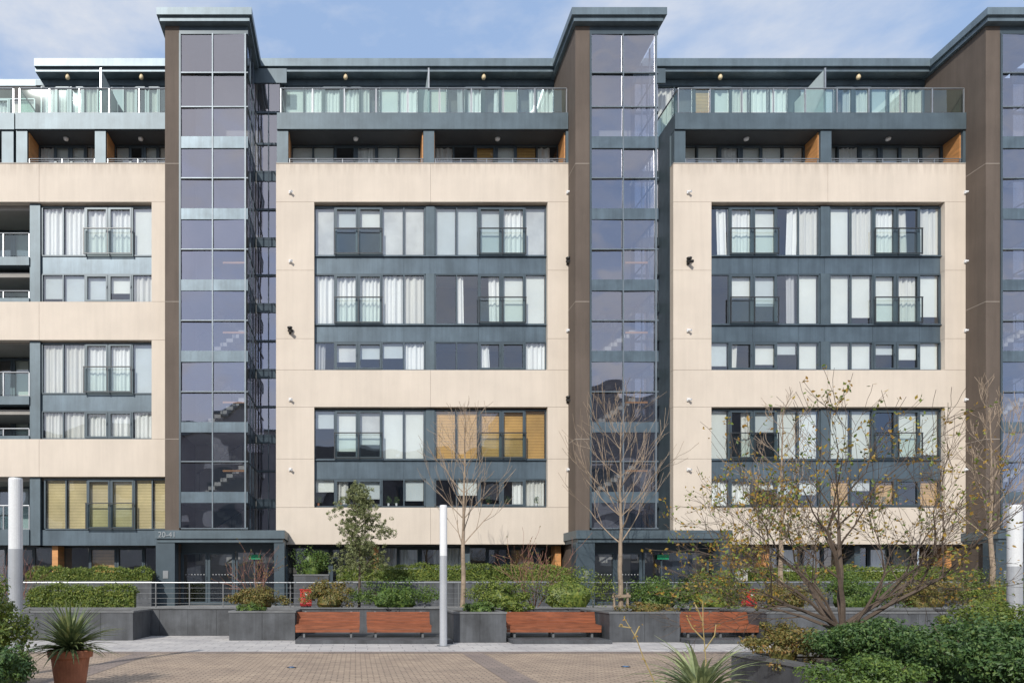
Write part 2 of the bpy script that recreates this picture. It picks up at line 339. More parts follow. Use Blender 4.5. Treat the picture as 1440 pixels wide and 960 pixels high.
def full_block(ox,loc,label,rows,pk1,pk2,l7,gk):
    x=lambda px:(px-500)*.029+ox
    root=thing('apartment_block',loc,label,'building')
    m=MB(); zt,za,zb,zc,zd,ze=F(230),F(284),F(520),F(572),F(713),F(765)
    xa,xb,xc,xd,xe=x(388),x(442),x(605.5),x(770),x(800)
    panels(m,[xa,xc,xe],[za,zt]); panels(m,[xa,xc,xe],[zc,zb])
    panels(m,[xa,xc,xe],[ze,zd])
    panels(m,[xa,xb],[zb,F(476),F(380),za]); panels(m,[xd,xe],[zb,F(476),F(380),za])
    panels(m,[xa,xb],[zd,F(645),zc]); panels(m,[xd,xe],[zd,F(645),zc])
    m.build('cladding','cream',root)
    b=MB()
    for (a0,a1,c0,c1) in ((xa,xe,za,zt),(xa,xe,zc,zb),(xa,xe,ze,zd),(xa,xb,zb,za),(xd,xe,zb,za),(xa,xb,zd,zc),(xd,xe,zd,zc)):
        b.box(a0+.012,a1-.012,29.02,29.29,c0+.012,c1-.012)
    b.build('cladding_joint','creamback',root)
    MB().box(xa,xe,28.985,29.32,zt-.004,zt+.03).build('coping','creamcop',root)
    ry=[(287,357),(382,454),(478,519),(574,645),(672,712)]
    for r,(y0,y1) in enumerate(ry):
        for gi,W in enumerate((WIN_L,WIN_R)):
            k=rows[r][gi]; d=(1,2) if gi==0 else (2,3)
            tall=y1-y0>50
            window(root,[x(p) for p in W],F(y1),F(y0),29.2,k,doors=d,jul=tall)
        MB().box(x(598)+.036,x(613)-.036,29.16,29.34,F(y1),F(y0)).build('pier','blue',root)
    for (y0,y1) in ((284.5,287),(357,382),(454,478),(519,519.8),(572.2,574),(645,672),(712,712.8)):
        if y1-y0>10:
            s=MB(); xx=[x(442),x(503.5),x(568.5),x(605.5),x(674),x(740),x(770)]
            for i in range(6): s.box(xx[i]+.006,xx[i+1]-.006,29.22,29.3,F(y1)+.012,F(y0)-.03)
            s.box(x(442),x(770),29.24,29.32,F(y1),F(y0)-.01)
            s.box(x(442),x(770),29.14,29.238,F(y0)-.03,F(y0)+.004)
            s.build('spandrel_panel','spandrel',root)
            MB().box(xa+.02,xe-.02,29.34,31.5,F(y0)-.35,F(y0)-.1).build('floor_slab','slab',root)
    MB().box(xa+.02,xe-.02,29.34,31.5,F(560),F(552)).build('floor_slab','slab',root)
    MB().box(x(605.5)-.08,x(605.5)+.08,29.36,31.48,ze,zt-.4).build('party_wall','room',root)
    MB().box(xa+.003,xa+.12,29.32,31.5,ze,F(184)).build('side_wall','blue',root)
    MB().box(xe-.12,xe-.003,29.32,31.5,ze,F(184)).build('side_wall','blue',root)
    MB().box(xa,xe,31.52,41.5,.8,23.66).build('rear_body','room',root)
    top_storeys(root,xa,xe,x(603),pk1,pk2,l7)
    roof(root,xa-.85,xe-.16)
    ground_floor(root,xa,xe,gk,ox)
    # pot plants standing on the sills inside the lowest windows
    for i,px in enumerate(R.sample([450,463,478,512,545,560,620,650,690,714,755],8)):
        xx=x(px+R.uniform(-3,3)); zz=F(712)+.06
        s=MB(); s.lathe(xx,29.30,[(.04,zz),(.05,zz+.11)],8)
        s.build('sill_pot','terra' if i%2 else 'white',root)
        s=MB()
        for q in range(60):
            a=R.uniform(0,6.28); rr=R.uniform(.02,.13); p=Vector((xx+math.cos(a)*rr,29.31+abs(math.sin(a))*rr*.3,zz+.12+R.uniform(0,.28)))
            leaf(s,p,rv(),.03,.5)
        s.build('sill_plant','leaf_green',root)
    return root
P=16.2
full_block(0,(2.7,29,.8),'cream clad apartment block between the left and middle glass stair towers',
   [('shhss','bbbcs'),('ccccc','nppbb'),('qkhhc','nnpnc'),('hhkbb','wwwww'),('hphnh','nhnpc')],
   'bcccpbc','bqcpbpc',['bbncbb','cnwbwp'],'nnncccpcpnwn')
full_block(P,(2.7+P,29,.8),'cream clad apartment block to the right of the middle glass stair tower',
   [('pcbpc','bccpc'),('nhhqb','bbbch'),('hphhb','bbhhb'),('bphbb','bbnbb'),('cchhh','wkwnw')],
   'cnwbccc','bbqcbcc',['bbcbbb','bcbbhb'],'nwncpcpwnccn')
# ------------------------------------------------------------------ left block
def left_block():
    root=thing('apartment_block',(-13.5,29,.8),'cream clad apartment block at the far left with recessed corner balconies','building')
    x=lambda px:(px-500)*.029
    xL,xR=x(-170),x(241); bands=[(230,284),(424,478),(617,670)]
    m=MB(); b=MB()
    for y0,y1 in bands:
        panels(m,[xL,x(-60),x(55),xR],[F(y1),F(y0)]); b.box(xL+.01,xR-.01,29.02,29.29,F(y1)+.012,F(y0)-.012)
    for y0,y1 in ((284,424),(478,617)):
        panels(m,[x(213),xR],[F(y1),F(y0)]); b.box(x(213)+.012,xR-.01,29.02,29.29,F(y1),F(y0))
        panels(m,[xL,x(-70)],[F(y1),F(y0)]); b.box(xL+.012,x(-70)-.01,29.02,29.29,F(y1),F(y0))
    m.build('cladding','cream',root); b.build('cladding_joint','creamback',root)
    MB().box(xL,xR,28.985,29.32,F(230)-.004,F(230)+.03).build('coping','creamcop',root)
    W=[56,86,117,150,184,213]
    for (y0,y1,k,t) in ((287,357,'ccccb',1),(382,423,'bbbhc',0),(480,552,'ccccb',1),(576,616,'ccccc',0)):
        window(root,[x(p) for p in W],F(y1),F(y0),29.2,k,doors=(2,3),jul=bool(t))
    window(root,[x(p) for p in (60,90,120,153,187,212,237)],F(744),F(672),29.2,'yyyyyy',doors=(2,3),jul=True)
    for (y0,y1) in ((357,382),(552,576),(744,766)):
        MB().box(x(40),x(213) if y0<700 else xR,29.24,29.32,F(y1),F(y0)).build('spandrel_panel','spandrel',root)
    for (y0,y1) in ((284,424),(478,617),(670,766)):
        MB().box(x(40),x(55)-.01,29.12,31.2,F(y1),F(y0)).build('pier','blue',root)
    for (y0,y1) in ((360,372),(556,568),(418,424),(612,617),(744,766)):
        MB().box(x(-70),x(40),29.05,31.2,F(y1)+.003,F(y0)).build('balcony_slab','blue',root)
        balustrade(root,x(-70),x(40)-.02,29.12,F(y0),.98 if y0 not in (418,612) else .3,1.1)
    for (y0,y1) in ((284,360),(372,424),(478,556),(568,617),(670,744)):
        window(root,[x(p) for p in (-70,-40,-15,12,39)],F(y1),F(y0)-.1,31.0,'cnbn',doors=(1,2))
    for y in (300,395,490,590,685): MB().box(xL+.02,xR-.02,29.36,31.5,F(y)+.3,F(y)+.5).build('floor_slab','slab',root)
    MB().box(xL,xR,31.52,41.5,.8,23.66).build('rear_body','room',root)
    top_storeys(root,x(40)-.55,xR,x(141),'ccbcp','cncnb',['cbbc','bnbb'])
    MB().box(xL,x(40)-.56,28.95,31,F(183),F(160)).build('balcony_slab','blue',root)
    balustrade(root,xL+.1,x(40)-.6,28.99,F(160),1.02,1.3)
    MB().box(x(40)-1.1,x(40)-.62,29.02,31,F(230)+.002,F(183)-.003).build('pier','blue',root)
    window(root,[xL,xL+1.4,xL+2.8,xL+4.2,xL+5.3],F(160),F(160)+2.2,31.3,'cccb',doors=(1,2))
    roof(root,x(40)-.45,xR-.16); roof(root,xL,x(40)-.47,31.6,23.6,24.05)
    ground_floor(root,xL+2,xR,'npnnnwnn',0)
    return root
left_block()
# ------------------------------------------------------------------ stair towers
def tower(ox,label,canx=0,number=None):
    YT=28.07; YR=30.42
    x=lambda px:(px-500)*.02807+ox
    T=lambda py:Z(py,YT)
    root=thing('stair_tower',(x(290),29,.8),label,'tower')
    xl,xg0,xm,xg1,xr=x(232),x(252),x(299),x(345),x(348.5)
    MB().box(xl,xg0,YT,31.4,.8,23.63).build('brown_wall','brown',root)
    MB().box(xg0+.004,xr,30.9,31.4,.8,23.6).build('back_wall','lobby',root)
    for py in (230,424,617): MB().box(xl-.003,xg0-.01,YT-.003,31,T(py)-.012,T(py)+.012).build('wall_joint','creamback',root)
    c=MB(); xa,xb=xl-.24,xr+.2
    c.box(xa,xb,27.72,31.9,23.82,24.1); c.box(xa+.1,xb-.1,27.82,31.9,23.64,23.818); c.build('roof','bluelt',root)
    MB().box(xg0,xr,YT,YT+.15,T(48),23.64).build('head_panel','frame',root)
    span=[(193,208),(294,308),(394,408),(494,508),(594,607),(692,706)]
    lights=[(48,102),(106,150),(153,193),(208,250),(253,294),(308,350),(353,394),(408,450),(453,494),(508,550),(553,594),(607,648),(651,692),(706,742)]
    for a,b in span:
        s=MB(); s.box(xg0+.07,xr,YT-.02,YT+.12,T(b)-.02,T(a)+.02); s.box(xr-.12,xr-.012,YT+.122,YR,T(b),T(a)); s.build('spandrel_panel','band_metal',root)
        MB().box(xg0+.01,xr-.15,YT+.35,30.88,T(b),T(a)-.1).build('landing','slab',root)
    for p,w in ((xg0+.035,.035),(xm,.022),(xg1,.03)):
        MB().box(p-w,p+w,YT-.045,YT+.009,T(742),T(48)).build('mullion','mull' if p>xg0+.1 else 'frame',root)
    for i,(a,b) in enumerate(lights):
        for u,v in ((xg0+.07,xm-.022),(xm+.022,xg1-.03)):
            e=R.uniform(-.018,.018); e2=R.uniform(-.025,.025)
            MB().quad((u,YT+.03+e,T(b)),(v,YT+.03-e,T(b)),(v,YT+.03-e+e2,T(a)),(u,YT+.03+e+e2,T(a))).build('glass_pane','tglass',root)
        MB().quad((xr-.02,YT+.05,T(b)),(xr-.02,YR,T(b)),(xr-.02,YR,T(a)),(xr-.02,YT+.05,T(a))).build('side_pane','tglass',root)
        if (b not in [q[0] for q in span]): MB().box(xg0+.07,xr,YT-.03,YT+.02,T(b)-.04,T(b)+.00).build('transom','mull',root)
        MB().box(xr-.035,xr+.005,YT+.02,YR,T(b)-.03,T(b)+.03).build('side_transom','frame',root)
    for yy in (28.85,29.65): MB().box(xr-.04,xr+.008,yy-.025,yy+.025,T(742),T(48)).build('mullion','frame',root)
    rx0,rx1=xr+.01,(388-500)*.029+ox
    for a,b in lights:
        a=max(a,58)
        MB().quad((rx0,YR+.03,T(b)),(rx1,YR+.03,T(b)),(rx1,YR+.03,T(a)),(rx0,YR+.03,T(a))).build('side_pane','tglass',root)
        MB().box(rx0,rx1,YR-.02,YR+.06,T(b)-.07,T(b)+.02).build('transom','frame',root)
    for a,b in span:
        MB().box(rx0,rx1,YR-.01,YR+.05,T(b)+.02,T(a)-.07).build('spandrel_panel','blue',root)
        MB().box(rx0,rx1,YR+.1,30.88,T(b),T(a)-.1).build('landing','slab',root)
    MB().box(rx0+.5,rx0+.54,YR-.03,YR+.07,3.8,T(60)).build('mullion','frame',root)
    MB().box(rx0-.1,rx1+.3,YR-.015,YR+.07,T(58),23.66).build('head_panel','blue',root)
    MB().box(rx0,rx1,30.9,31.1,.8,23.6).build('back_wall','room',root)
    for i in range(6):
        zb=T(span[i][0])-.1; zl=zb-2.8
        if i<2: continue
        st=MB()
        for k in range(8):
            st.box(xg0+.35+k*.25,xg0+.62+k*.25,29.5,30.1,zl+.1+k*.17,zl+.25+k*.17)
            st.box(xg0+.35+(7-k)*.25,xg0+.62+(7-k)*.25,30.2,30.8,zl+1.5+k*.17,zl+1.65+k*.17)
        st.build('stair_flight','stair',root)
        h=MB(); h.tube((xg0+.4,29.4,zl+1.1),(xg0+2.4,29.4,zl+2.4),.03,.03,6)
        for k in range(5): h.tube((xg0+.5+k*.45,29.4,zl+.25+k*.3),(xg0+.5+k*.45,29.4,zl+1.17+k*.29),.014,.014,5)
        h.build('stair_handrail','darksteel',root)
        MB().box(xm+.3,xg1-.1,28.6,28.64,T(span[i][0])+.9,T(span[i][0])+.97).build('landing_rail','wood',root)
    ca,cb=xl-.2,xl-.2+5.0+canx; zc0,zc1=3.24,3.70
    c=MB(); c.box(ca,cb,27.3,29.3,zc0+.14,zc1); c.box(ca+.08,cb-.08,27.38,29.3,zc0,zc0+.138)
    cn=c.build('canopy','blue',root)
    for a,b in ((ca+.02,ca+.75),(cb-.42,cb-.02)):
        MB().box(a,b,27.42,28.0,.8,zc0-.002).build('pillar','frame',root)
    d0=ca+.8
    window(root,[d0,d0+1.05,d0+2.1],.82,zc0-.3,28.3,'nn',doors=(0,1))
    window(root,[d0+2.2,d0+2.9,cb-.45],.82,zc0-.3,28.3,'nn')
    MB().box(d0,cb-.44,28.28,28.4,zc0-.3,zc0-.004).build('transom_panel','frame',root)
    dots=MB()
    for i in range(16): dots.box(d0+.15+i*.12,d0+.18+i*.12,28.325,28.335,2.0,2.03)
    dots.build('glazing_dots','white',root)
    MB().box(ca+.3,ca+.5,27.40,27.419,1.85,2.15).build('intercom_panel','steel',root)
    MB().box(d0+2.7,d0+3.15,28.2,28.24,2.62,2.8).build('exit_sign','green',root)
    if number:
        cu=bpy.data.curves.new('number','FONT'); cu.body=number; cu.size=.30; cu.extrude=.01
        to=bpy.data.objects.new('tmp',cu); col.objects.link(to); bpy.context.view_layer.update()
        me=bpy.data.meshes.new_from_object(to); bpy.data.objects.remove(to)
        me.materials.clear(); me.materials.append(M['number'])
        o=bpy.data.objects.new('house_number',me); col.objects.link(o); o.parent=root; og=ORG[root.name]
        o.location=(ca+.14-og[0],27.285-og[1],zc0+.19-og[2]); o.rotation_euler=(math.radians(90),0,0)
    return root
tower(0,'leftmost glazed stair tower with brown side wall and numbered entrance canopy',number='20-41')
tower(P,'middle glazed stair tower with brown side wall between two cream blocks',canx=1.0)
tower(2*P,'rightmost glazed stair tower cut off by the right edge of the photo')
# ------------------------------------------------------------------ wall lights and cameras
def wall_light(px,py,label):
    x,z=X(px,29),Z(py,29)
    r=thing('wall_light',(x,29,z),label,'light','small lights fixed on the cream cladding')
    MB().box(x-.05,x+.05,28.94,28.998,z-.06,z+.06).build('bracket','white',r)
    MB().tube((x,28.95,z),(x+.08,28.84,z-.03),.035,.05,10).build('lamp_head','white',r)
def camera_thing(px,py,label):
    x,z=X(px,29),Z(py,29)
    r=thing('security_camera',(x,29,z),label,'camera','black cameras fixed on the cream cladding')
    MB().box(x-.05,x+.05,28.93,28.998,z-.07,z+.07).build('bracket','black',r)
    MB().tube((x-.05,28.93,z+.04),(x+.10,28.74,z-.04),.06,.065,10).build('camera_body','black',r)
    MB().lathe(x,28.86,[(.05,z+.07),(.10,z+.1),(.11,z+.16),(.03,z+.19)],12).build('dome','black',r,smooth=True)
rn=['top','second','third','fourth','lowest']
for bl,xs in (('middle block',(408,798)),('right block',(967,1357))):
    for side,px in zip(('left','right'),xs):
        for i,py in enumerate((271,368,465,562,660)):
            bk=(px==408 and i==2) or (px==798 and i in(1,3)) or (px==967 and i==1)
            lb='{} at {} edge of cream {}, {} in column'
            if bk: camera_thing(px,py+2,lb.format('black security camera',side,bl,rn[i]))
            else: wall_light(px,py,lb.format('white wall light',side,bl,rn[i]))
camera_thing(800,757,'black security camera under the bottom right corner of the middle block')
# ------------------------------------------------------------------ planters, walls
def planter(x0,x1,y0,y1,h,label,group=None,z0=0,name='stone_planter',cw=.12):
    r=thing(name,((x0+x1)/2,(y0+y1)/2,z0),label,'planter',group)
    m=MB(); n=max(1,round((x1-x0)/.9)); d=(x1-x0)/n
    for i in range(n): m.box(x0+i*d+.004,x0+(i+1)*d-.004,y0,y0+.1,z0,z0+h)
    n=max(1,round((y1-y0)/.9)); d=(y1-y0-.1)/n
    for i in range(n):
        m.box(x0+.004,x0+.1,y0+.1+i*d+.004,y0+.1+(i+1)*d-.004,z0,z0+h); m.box(x1-.1,x1-.004,y0+.1+i*d+.004,y0+.1+(i+1)*d-.004,z0,z0+h)
    m.box(x0+.11,x1-.11,y1-.1,y1-.004,z0,z0+h)
    m.build('wall','stone',r)
    c=MB(); e=.02
    c.box(x0-e,x1+e,y0-e,y0+cw,z0+h+.001,z0+h+.05); c.box(x0-e,x0+cw,y0+cw,y1,z0+h+.001,z0+h+.05); c.box(x1-cw,x1+e,y0+cw,y1,z0+h+.001,z0+h+.05); c.box(x0+cw,x1-cw,y1-cw,y1,z0+h+.001,z0+h+.05)
    c.build('coping','coping',r)
    MB().box(x0+.11,x1-.11,y0+.11,y1-.11,z0+.02,z0+h-.03).build('soil','soil',r)
    return r
rw=thing('retaining_wall',(5,22.5,0),'long dark stone retaining wall behind the wooden benches','wall')
m=MB(); xx=-26
while xx<44: m.box(xx+.004,xx+.9-.004,22.48,22.6,0,.84); xx+=.9
m.build('wall','stone',rw); MB().box(-26,44,22.44,22.64,.842,.89).build('coping','coping',rw)
g1='dark stone planters projecting from the retaining wall'
for a,b,yf,lb in ((-180,187,20.6,'dark stone planter at the far left, left of the wall recess'),(322,415,20.6,'dark stone planter just left of the pair of benches'),
   (638,712,19.8,'dark stone planter behind the centre lamp column'),(857,956,19.9,'dark stone planter between the long bench and the rightmost bench'),
   (1078,1420,19.9,'dark stone planter right of the rightmost bench, behind the autumn tree')):
    planter(X(a,yf),X(b,yf),yf,22.42,.80,lb,g1)
for a,b,lb in ((417,634,'low dark plinth under the pair of benches'),(716,853,'low dark plinth under the long single bench'),(960,1075,'low dark plinth under the rightmost bench')):
    o=MB().box(X(a,19.8),X(b,19.8),19.35,22.4,0,.1).build('bench_plinth','stone',None,(X((a+b)/2,19.8),21,0)); tag(o,lb,'plinth')
for a,b,lb in ((20,213,'dark stone planter box under the hedge left of the numbered entrance'),(470,806,'long dark stone planter box under the clipped hedge of the middle block'),
               (1055,1350,'long dark stone planter box under the hedge of the right block'),(413,462,'small dark planter box right of the numbered entrance')):
    planter(X(a,26.6),X(b,26.6),26.6,27.6,.9 if a!=413 else 1.15,lb,None,.8)
planter(X(1028,12),15,6.0,12.0,.42,'large dark stone planter in the right foreground holding shrubs',None,cw=.22)
planter(-14,-5.35,5,11.6,.42,'dark stone planter in the left foreground behind the terracotta pot',cw=.2)
planter(2.55,4.5,5.9,7.4,.40,'low dark stone planter at the bottom edge holding the spiky plant')
# ------------------------------------------------------------------ railing
rl=thing('railing',(5,24.1,.8),'long thin metal railing along the raised walkway','railing')
x0,x1=X(30,24.1),24
m=MB().tube((x0,24.1,1.68),(x1,24.1,1.68),.020,.020,8); m.build('handrail','steel',rl)
m=MB()
for z in (.98,1.15,1.32,1.5): m.tube((x0,24.1,z),(x1,24.1,z),.005,.005,5)
m.build('wire','railsteel',rl)
n=31
for i in range(n+1):
    xx=x0+(x1-x0)*i/n; MB().box(xx-.018,xx+.018,24.085,24.115,.8,1.67).build('post','railsteel',rl)
# ------------------------------------------------------------------ benches
def bench(px0,px1,label,y=20.3):
    x0,x1=X(px0,y),X(px1,y); r=thing('wooden_bench',((x0+x1)/2,y+.3,.1),label,'bench','wooden benches')
    z=.1
    m=MB()
    for k in range(5): m.box(x0,x1,y+k*.1,y+k*.1+.092,z+.30+k*.004,z+.345+k*.004)
    m.box(x0+.01,x1-.01,y-.014,y-.002,z+.245,z+.344); m.box(x0+.01,x1-.01,y-.012,y-.001,z+.15,z+.238)
    m.build('seat','bench',r)
    m=MB()
    for k in range(5):
        dz=z+.30+k*.083; dy=y+.50+k*.024
        m.box(x0,x1,dy,dy+.035,dz,dz+.079)
    m.build('backrest','bench',r)
    nl=2 if x1-x0<2.2 else 3
    for i in range(nl):
        xx=x0+.25+(x1-x0-.5)*i/(nl-1); m=MB()
        m.box(xx-.03,xx+.03,y+.06,y+.12,z,z+.295); m.box(xx-.03,xx+.03,y+.44,y+.48,z,z+.295)
        m.box(xx-.029,xx+.029,y+.121,y+.439,z+.24,z+.295)
        m.quad((xx-.03,y+.55,z+.3),(xx+.03,y+.55,z+.3),(xx+.03,y+.66,z+.72),(xx-.03,y+.66,z+.72))
        m.build('leg','railsteel',r)
bench(415,506,'reddish wooden bench, leftmost of the four, beside a twin bench')
bench(516,607,'reddish wooden bench left of the centre lamp column, right one of the pair')
bench(712,846,'long reddish wooden bench standing alone right of the centre lamp column')
bench(957,1073,'reddish wooden bench furthest to the right behind thin sapling')
# ------------------------------------------------------------------ lamp columns
def lamp(px,Y,ztop,rad,label,z0=0,split=.36):
    x=X(px,Y); r=thing('lamp_column',(x,Y,z0),label,'street lamp','white cylindrical lamp columns')
    zs=z0+(ztop-z0)*(1-split)
    MB().lathe(x,Y,[(rad*1.0,z0),(rad*1.0,zs)],24).build('pole','pole',r,smooth=False)
    MB().lathe(x,Y,[(rad*.98,zs+.001),(rad*.98,ztop-.03),(rad*.9,ztop)],24).build('diffuser','diff',r)
    MB().lathe(x,Y,[(rad*1.7,z0),(rad*1.7,z0+.02)],24).build('base_plate','steel',r)
lamp(623.5,18.7,Z(710,18.7),.100,'white cylindrical lamp column in the centre of the paved square')
lamp(22,12.6,Z(672,12.6),.12,'tall white lamp column at the left edge beside the potted plant',0)
lamp(1427,12.6,Z(710,12.6),.11,'white lamp column at the right edge behind foreground shrubs',0)
for px,py,lb in ((410,938,'small round ground light set in brick paving, left'),(880,937,'small round ground light set in brick paving, right')):
    Y=1600/(py-822); r=thing('ground_light',(X(px,Y),Y,0),lb,'light')
    MB().lathe(X(px,Y),Y,[(.09,.001),(.085,.012)],20).build('rim','darksteel',r); MB().lathe(X(px,Y),Y,[(.06,.0121),(.05,.018)],20).build('lens',surf('blue lens',(.05,.16,.35),.2),r)
for px,lb in ((430,'small red box on the walkway right of the numbered entrance'),(1057,'small red box on the walkway right of the second entrance')):
    Y=25.2; x=X(px,Y); r=thing('red_box',(x,Y,.8),lb,'box')
    MB().box(x-.20,x+.20,Y,Y+.3,.86,1.42).build('cabinet','red',r); MB().box(x-.22,x+.22,Y-.02,Y+.32,1.421,1.46).build('lid','red',r)
    MB().box(x-.03,x+.05,Y-.008,Y-.002,1.2,1.32).build('notice','white',r); MB().box(x-.18,x+.18,Y+.03,Y+.27,.8,.859).build('foot','darksteel',r)
# ------------------------------------------------------------------ foliage
def blob_leaves(m,c,rad,n,s,asp=.5,clumps=26,ragged=.25):
    c=Vector(c); cl=[]
    for i in range(clumps):
        d=rv(); d.z=abs(d.z)*1.0 if R.random()<.8 else d.z
        q=R.uniform(.62,1.0+ragged); cl.append((Vector((d.x*rad[0]*q,d.y*rad[1]*q,d.z*rad[2]*q)),R.uniform(.18,.42)))
    for i in range(n):
        o,k=cl[i%clumps]; d=rv(); t=R.random()**.4; p=c+o*.85+Vector((d.x*rad[0],d.y*rad[1],d.z*rad[2]))*k*t
        nn=(d+rv()*.7+Vector((0,0,.4))).normalized(); leaf(m,p,nn,s*R.uniform(.6,1.3),asp)
def core(m,c,rad):
    n=len(m.v); k=12; r=7
    for j in range(r+1):
        ph=math.pi*j/r
        for i in range(k):
            t=2*math.pi*i/k; q=R.uniform(.8,1.05)
            m.v.append((c[0]+rad[0]*math.sin(ph)*math.cos(t)*q,c[1]+rad[1]*math.sin(ph)*math.sin(t)*q,c[2]+rad[2]*math.cos(ph)*q))
    for j in range(r):
        for i in range(k):
            i2=(i+1)%k; m.f.append((n+j*k+i,n+(j+1)*k+i,n+(j+1)*k+i2,n+j*k+i2))
def shrub(px0,px1,pyt,zb,Y,label,mat,n=2500,s=.05,ry=None,clumps=26,solid=.58,asp=.5,name='shrub',cat='shrub',group=None,ragged=.25,shoots=10):
    x0,x1=X(px0,Y),X(px1,Y); cx=(x0+x1)/2; rx=(x1-x0)/2; zt=Z(pyt,Y); rz=(zt-zb)
    ry=ry or min(rx,.7)
    r=thing(name,(cx,Y,zb),label,cat,group)
    m=MB(); blob_leaves(m,(cx,Y,zb+rz*.32),(rx*.95,ry,rz*.6),n,s,asp,clumps,ragged)
    if solid: core(m,(cx,Y,zb+rz*.28),(rx*solid,ry*solid,rz*solid*.75))
    for i in range(shoots):   # free shoots above and beside the outline
        a=R.uniform(-1,1); b0=Vector((cx+a*rx*.95,Y+R.uniform(-.5,.2)*ry,zb+rz*R.uniform(.45,.75)*(1-.3*abs(a)))); d=Vector((a*.8+R.uniform(-.4,.4),R.uniform(-.5,.2),1)).normalized()
        nq=int(10*(.05/s))
        for q in range(nq): leaf(m,b0+d*rz*.42*(q/nq)+rv()*s*.7,rv(),s*.8,asp)
    m.build('foliage',mat,r)
    t=MB()
    for i in range(9):
        a=R.uniform(0,6.28); t.tube((cx+R.uniform(-.06,.06),Y,zb-.04),(cx+math.cos(a)*rx*.6,Y+math.sin(a)*ry*.6,zb+rz*R.uniform(.5,.9)),.014,.006,5)
    t.build('stem','bark2',r)
def hedge(px0,px1,pyt,zb,Y,label,mat,depth=.7,n=6000,s=.04,rough=.035):
    x0,x1=X(px0,Y),X(px1,Y); zt=Z(pyt,Y); r=thing('hedge',((x0+x1)/2,Y+depth/2,zb),label,'hedge')
    m=MB(); m.box(x0+.1,x1-.1,Y+.1,Y+depth-.1,zb-.02,zt-.13)
    for i in range(n):
        k=R.random(); px=R.uniform(x0,x1); bump=.06*math.sin(px*3.1)+.05*math.sin(px*7.7+1)
        e=min(px-x0,x1-px); dn=max(0,.25-e)*.8
        if k<.55: p=Vector((px,Y+R.uniform(-.02,.10)+bump*.5,R.uniform(zb,zt-dn+bump*.7))); nn=Vector((0,-1,.2))
        else: p=Vector((px,Y+R.uniform(0,depth),zt-dn+R.gauss(0,rough)+bump*.7)); nn=Vector((0,-.2,1))
        leaf(m,p,(nn+rv()*.9).normalized(),s*R.uniform(.6,1.3))
    m.build('foliage',mat,r)
    t=MB(); q=x0+.2
    while q<x1: t.tube((q,Y+depth/2,zb-.05),(q+.05,Y+depth/2,zb+.3),.015,.01,5); q+=.5
    t.build('stem','bark2',r)
hedge(35,213,799,1.72,26.75,'clipped hedge on the planter box left of the numbered entrance','leaf_hedge')
hedge(473,803,795,1.68,26.75,'long clipped hedge in front of the middle block ground floor','leaf_hedge',n=9000)
hedge(1060,1345,798,1.68,26.75,'long clipped hedge in front of the right block ground floor','leaf_hedge',n=7000)
shrub(415,461,768,1.93,27.1,'rounded green bush on small planter right of the numbered entrance','leaf_green',1800,.045,ry=.4)
hedge(36,188,826,.80,22.9,'low wide hedge above the planter at the far left','leaf_hedge',n=6500,rough=.06)
L=[(328,398,826,'leaf_rust','low rusty green shrub in front of the numbered entrance'),(430,496,816,'leaf_rust','rounded rusty green shrub above the leftmost bench'),
 (498,612,815,'leaf_green','wide low green shrub above the second bench'),(660,744,815,'leaf_hedge','green shrub right of the first bare tree trunk'),
 (740,860,799,'leaf_hedge','tallest yellow green shrub above the long bench'),(884,968,812,'leaf_green','green shrub right of the staked bare tree'),
 (950,1062,804,'leaf_hedge','large yellow green shrub above the rightmost bench'),(1062,1150,818,'leaf_rust','rusty shrub behind the branches of the autumn tree, left part'),
 (1145,1262,806,'leaf_green','broad green shrub directly behind the autumn tree trunk'),(1255,1350,812,'leaf_rust','rusty shrub right of the autumn tree trunk'),(1340,1445,803,'leaf_hedge','yellow green shrub near the right edge along the walkway')]
for a,b,t,mt,lb in L: shrub(a,b,t,.8,23.0,lb,mt,3900,.040,ry=.75,clumps=50,ragged=.4,shoots=18)
L2=[(336,372,846,'leaf_green',21.5,'small ground shrub in the planter left of the bench pair'),(650,705,846,'leaf_green',21.0,'small green plant in the planter behind the centre lamp'),
 (698,748,843,'leaf_hedge',22.0,'small yellow green plant at the left end of the long bench'),(868,945,846,'leaf_rust',21.2,'small rusty plant in the planter between two benches')]
for a,b,t,mt,Y,lb in L2: shrub(a,b,t,.74,Y,lb,mt,1500,.038,ry=.4,clumps=18)
shrub(1050,1152,878,.40,11.0,'loose rusty shrub at the left corner of the right foreground planter','leaf_rust',4500,.026,ry=.5,solid=.4,clumps=40,ragged=.45)
shrub(1165,1325,876,.36,9.8,'dense dark green shrub in the right foreground planter below the autumn tree','leaf_dark',15000,.028,ry=.85,clumps=80,ragged=.4,shoots=20)
shrub(1300,1470,872,.30,8.6,'dense dark green shrub filling the bottom right corner','leaf_dark',17000,.027,ry=.9,clumps=90,ragged=.4,shoots=20)
shrub(1150,1300,926,.30,8.0,'low green shrub at the front of the right foreground planter','leaf_green',9000,.024,ry=.5,clumps=50,ragged=.4)
shrub(1335,1480,846,.40,10.9,'taller green shrub behind the dense shrubs at the right edge','leaf_hedge',9000,.030,ry=.6,clumps=50,ragged=.45,shoots=20)
shrub(-80,28,818,.40,9.6,'tall green shrub at the left edge beside the lamp column','leaf_hedge',7000,.032,ry=.7,clumps=50,ragged=.35)
shrub(-95,34,896,.36,7.6,'dark shrub in the bottom left corner','leaf_dark',9000,.026,ry=.6,clumps=50,ragged=.35)
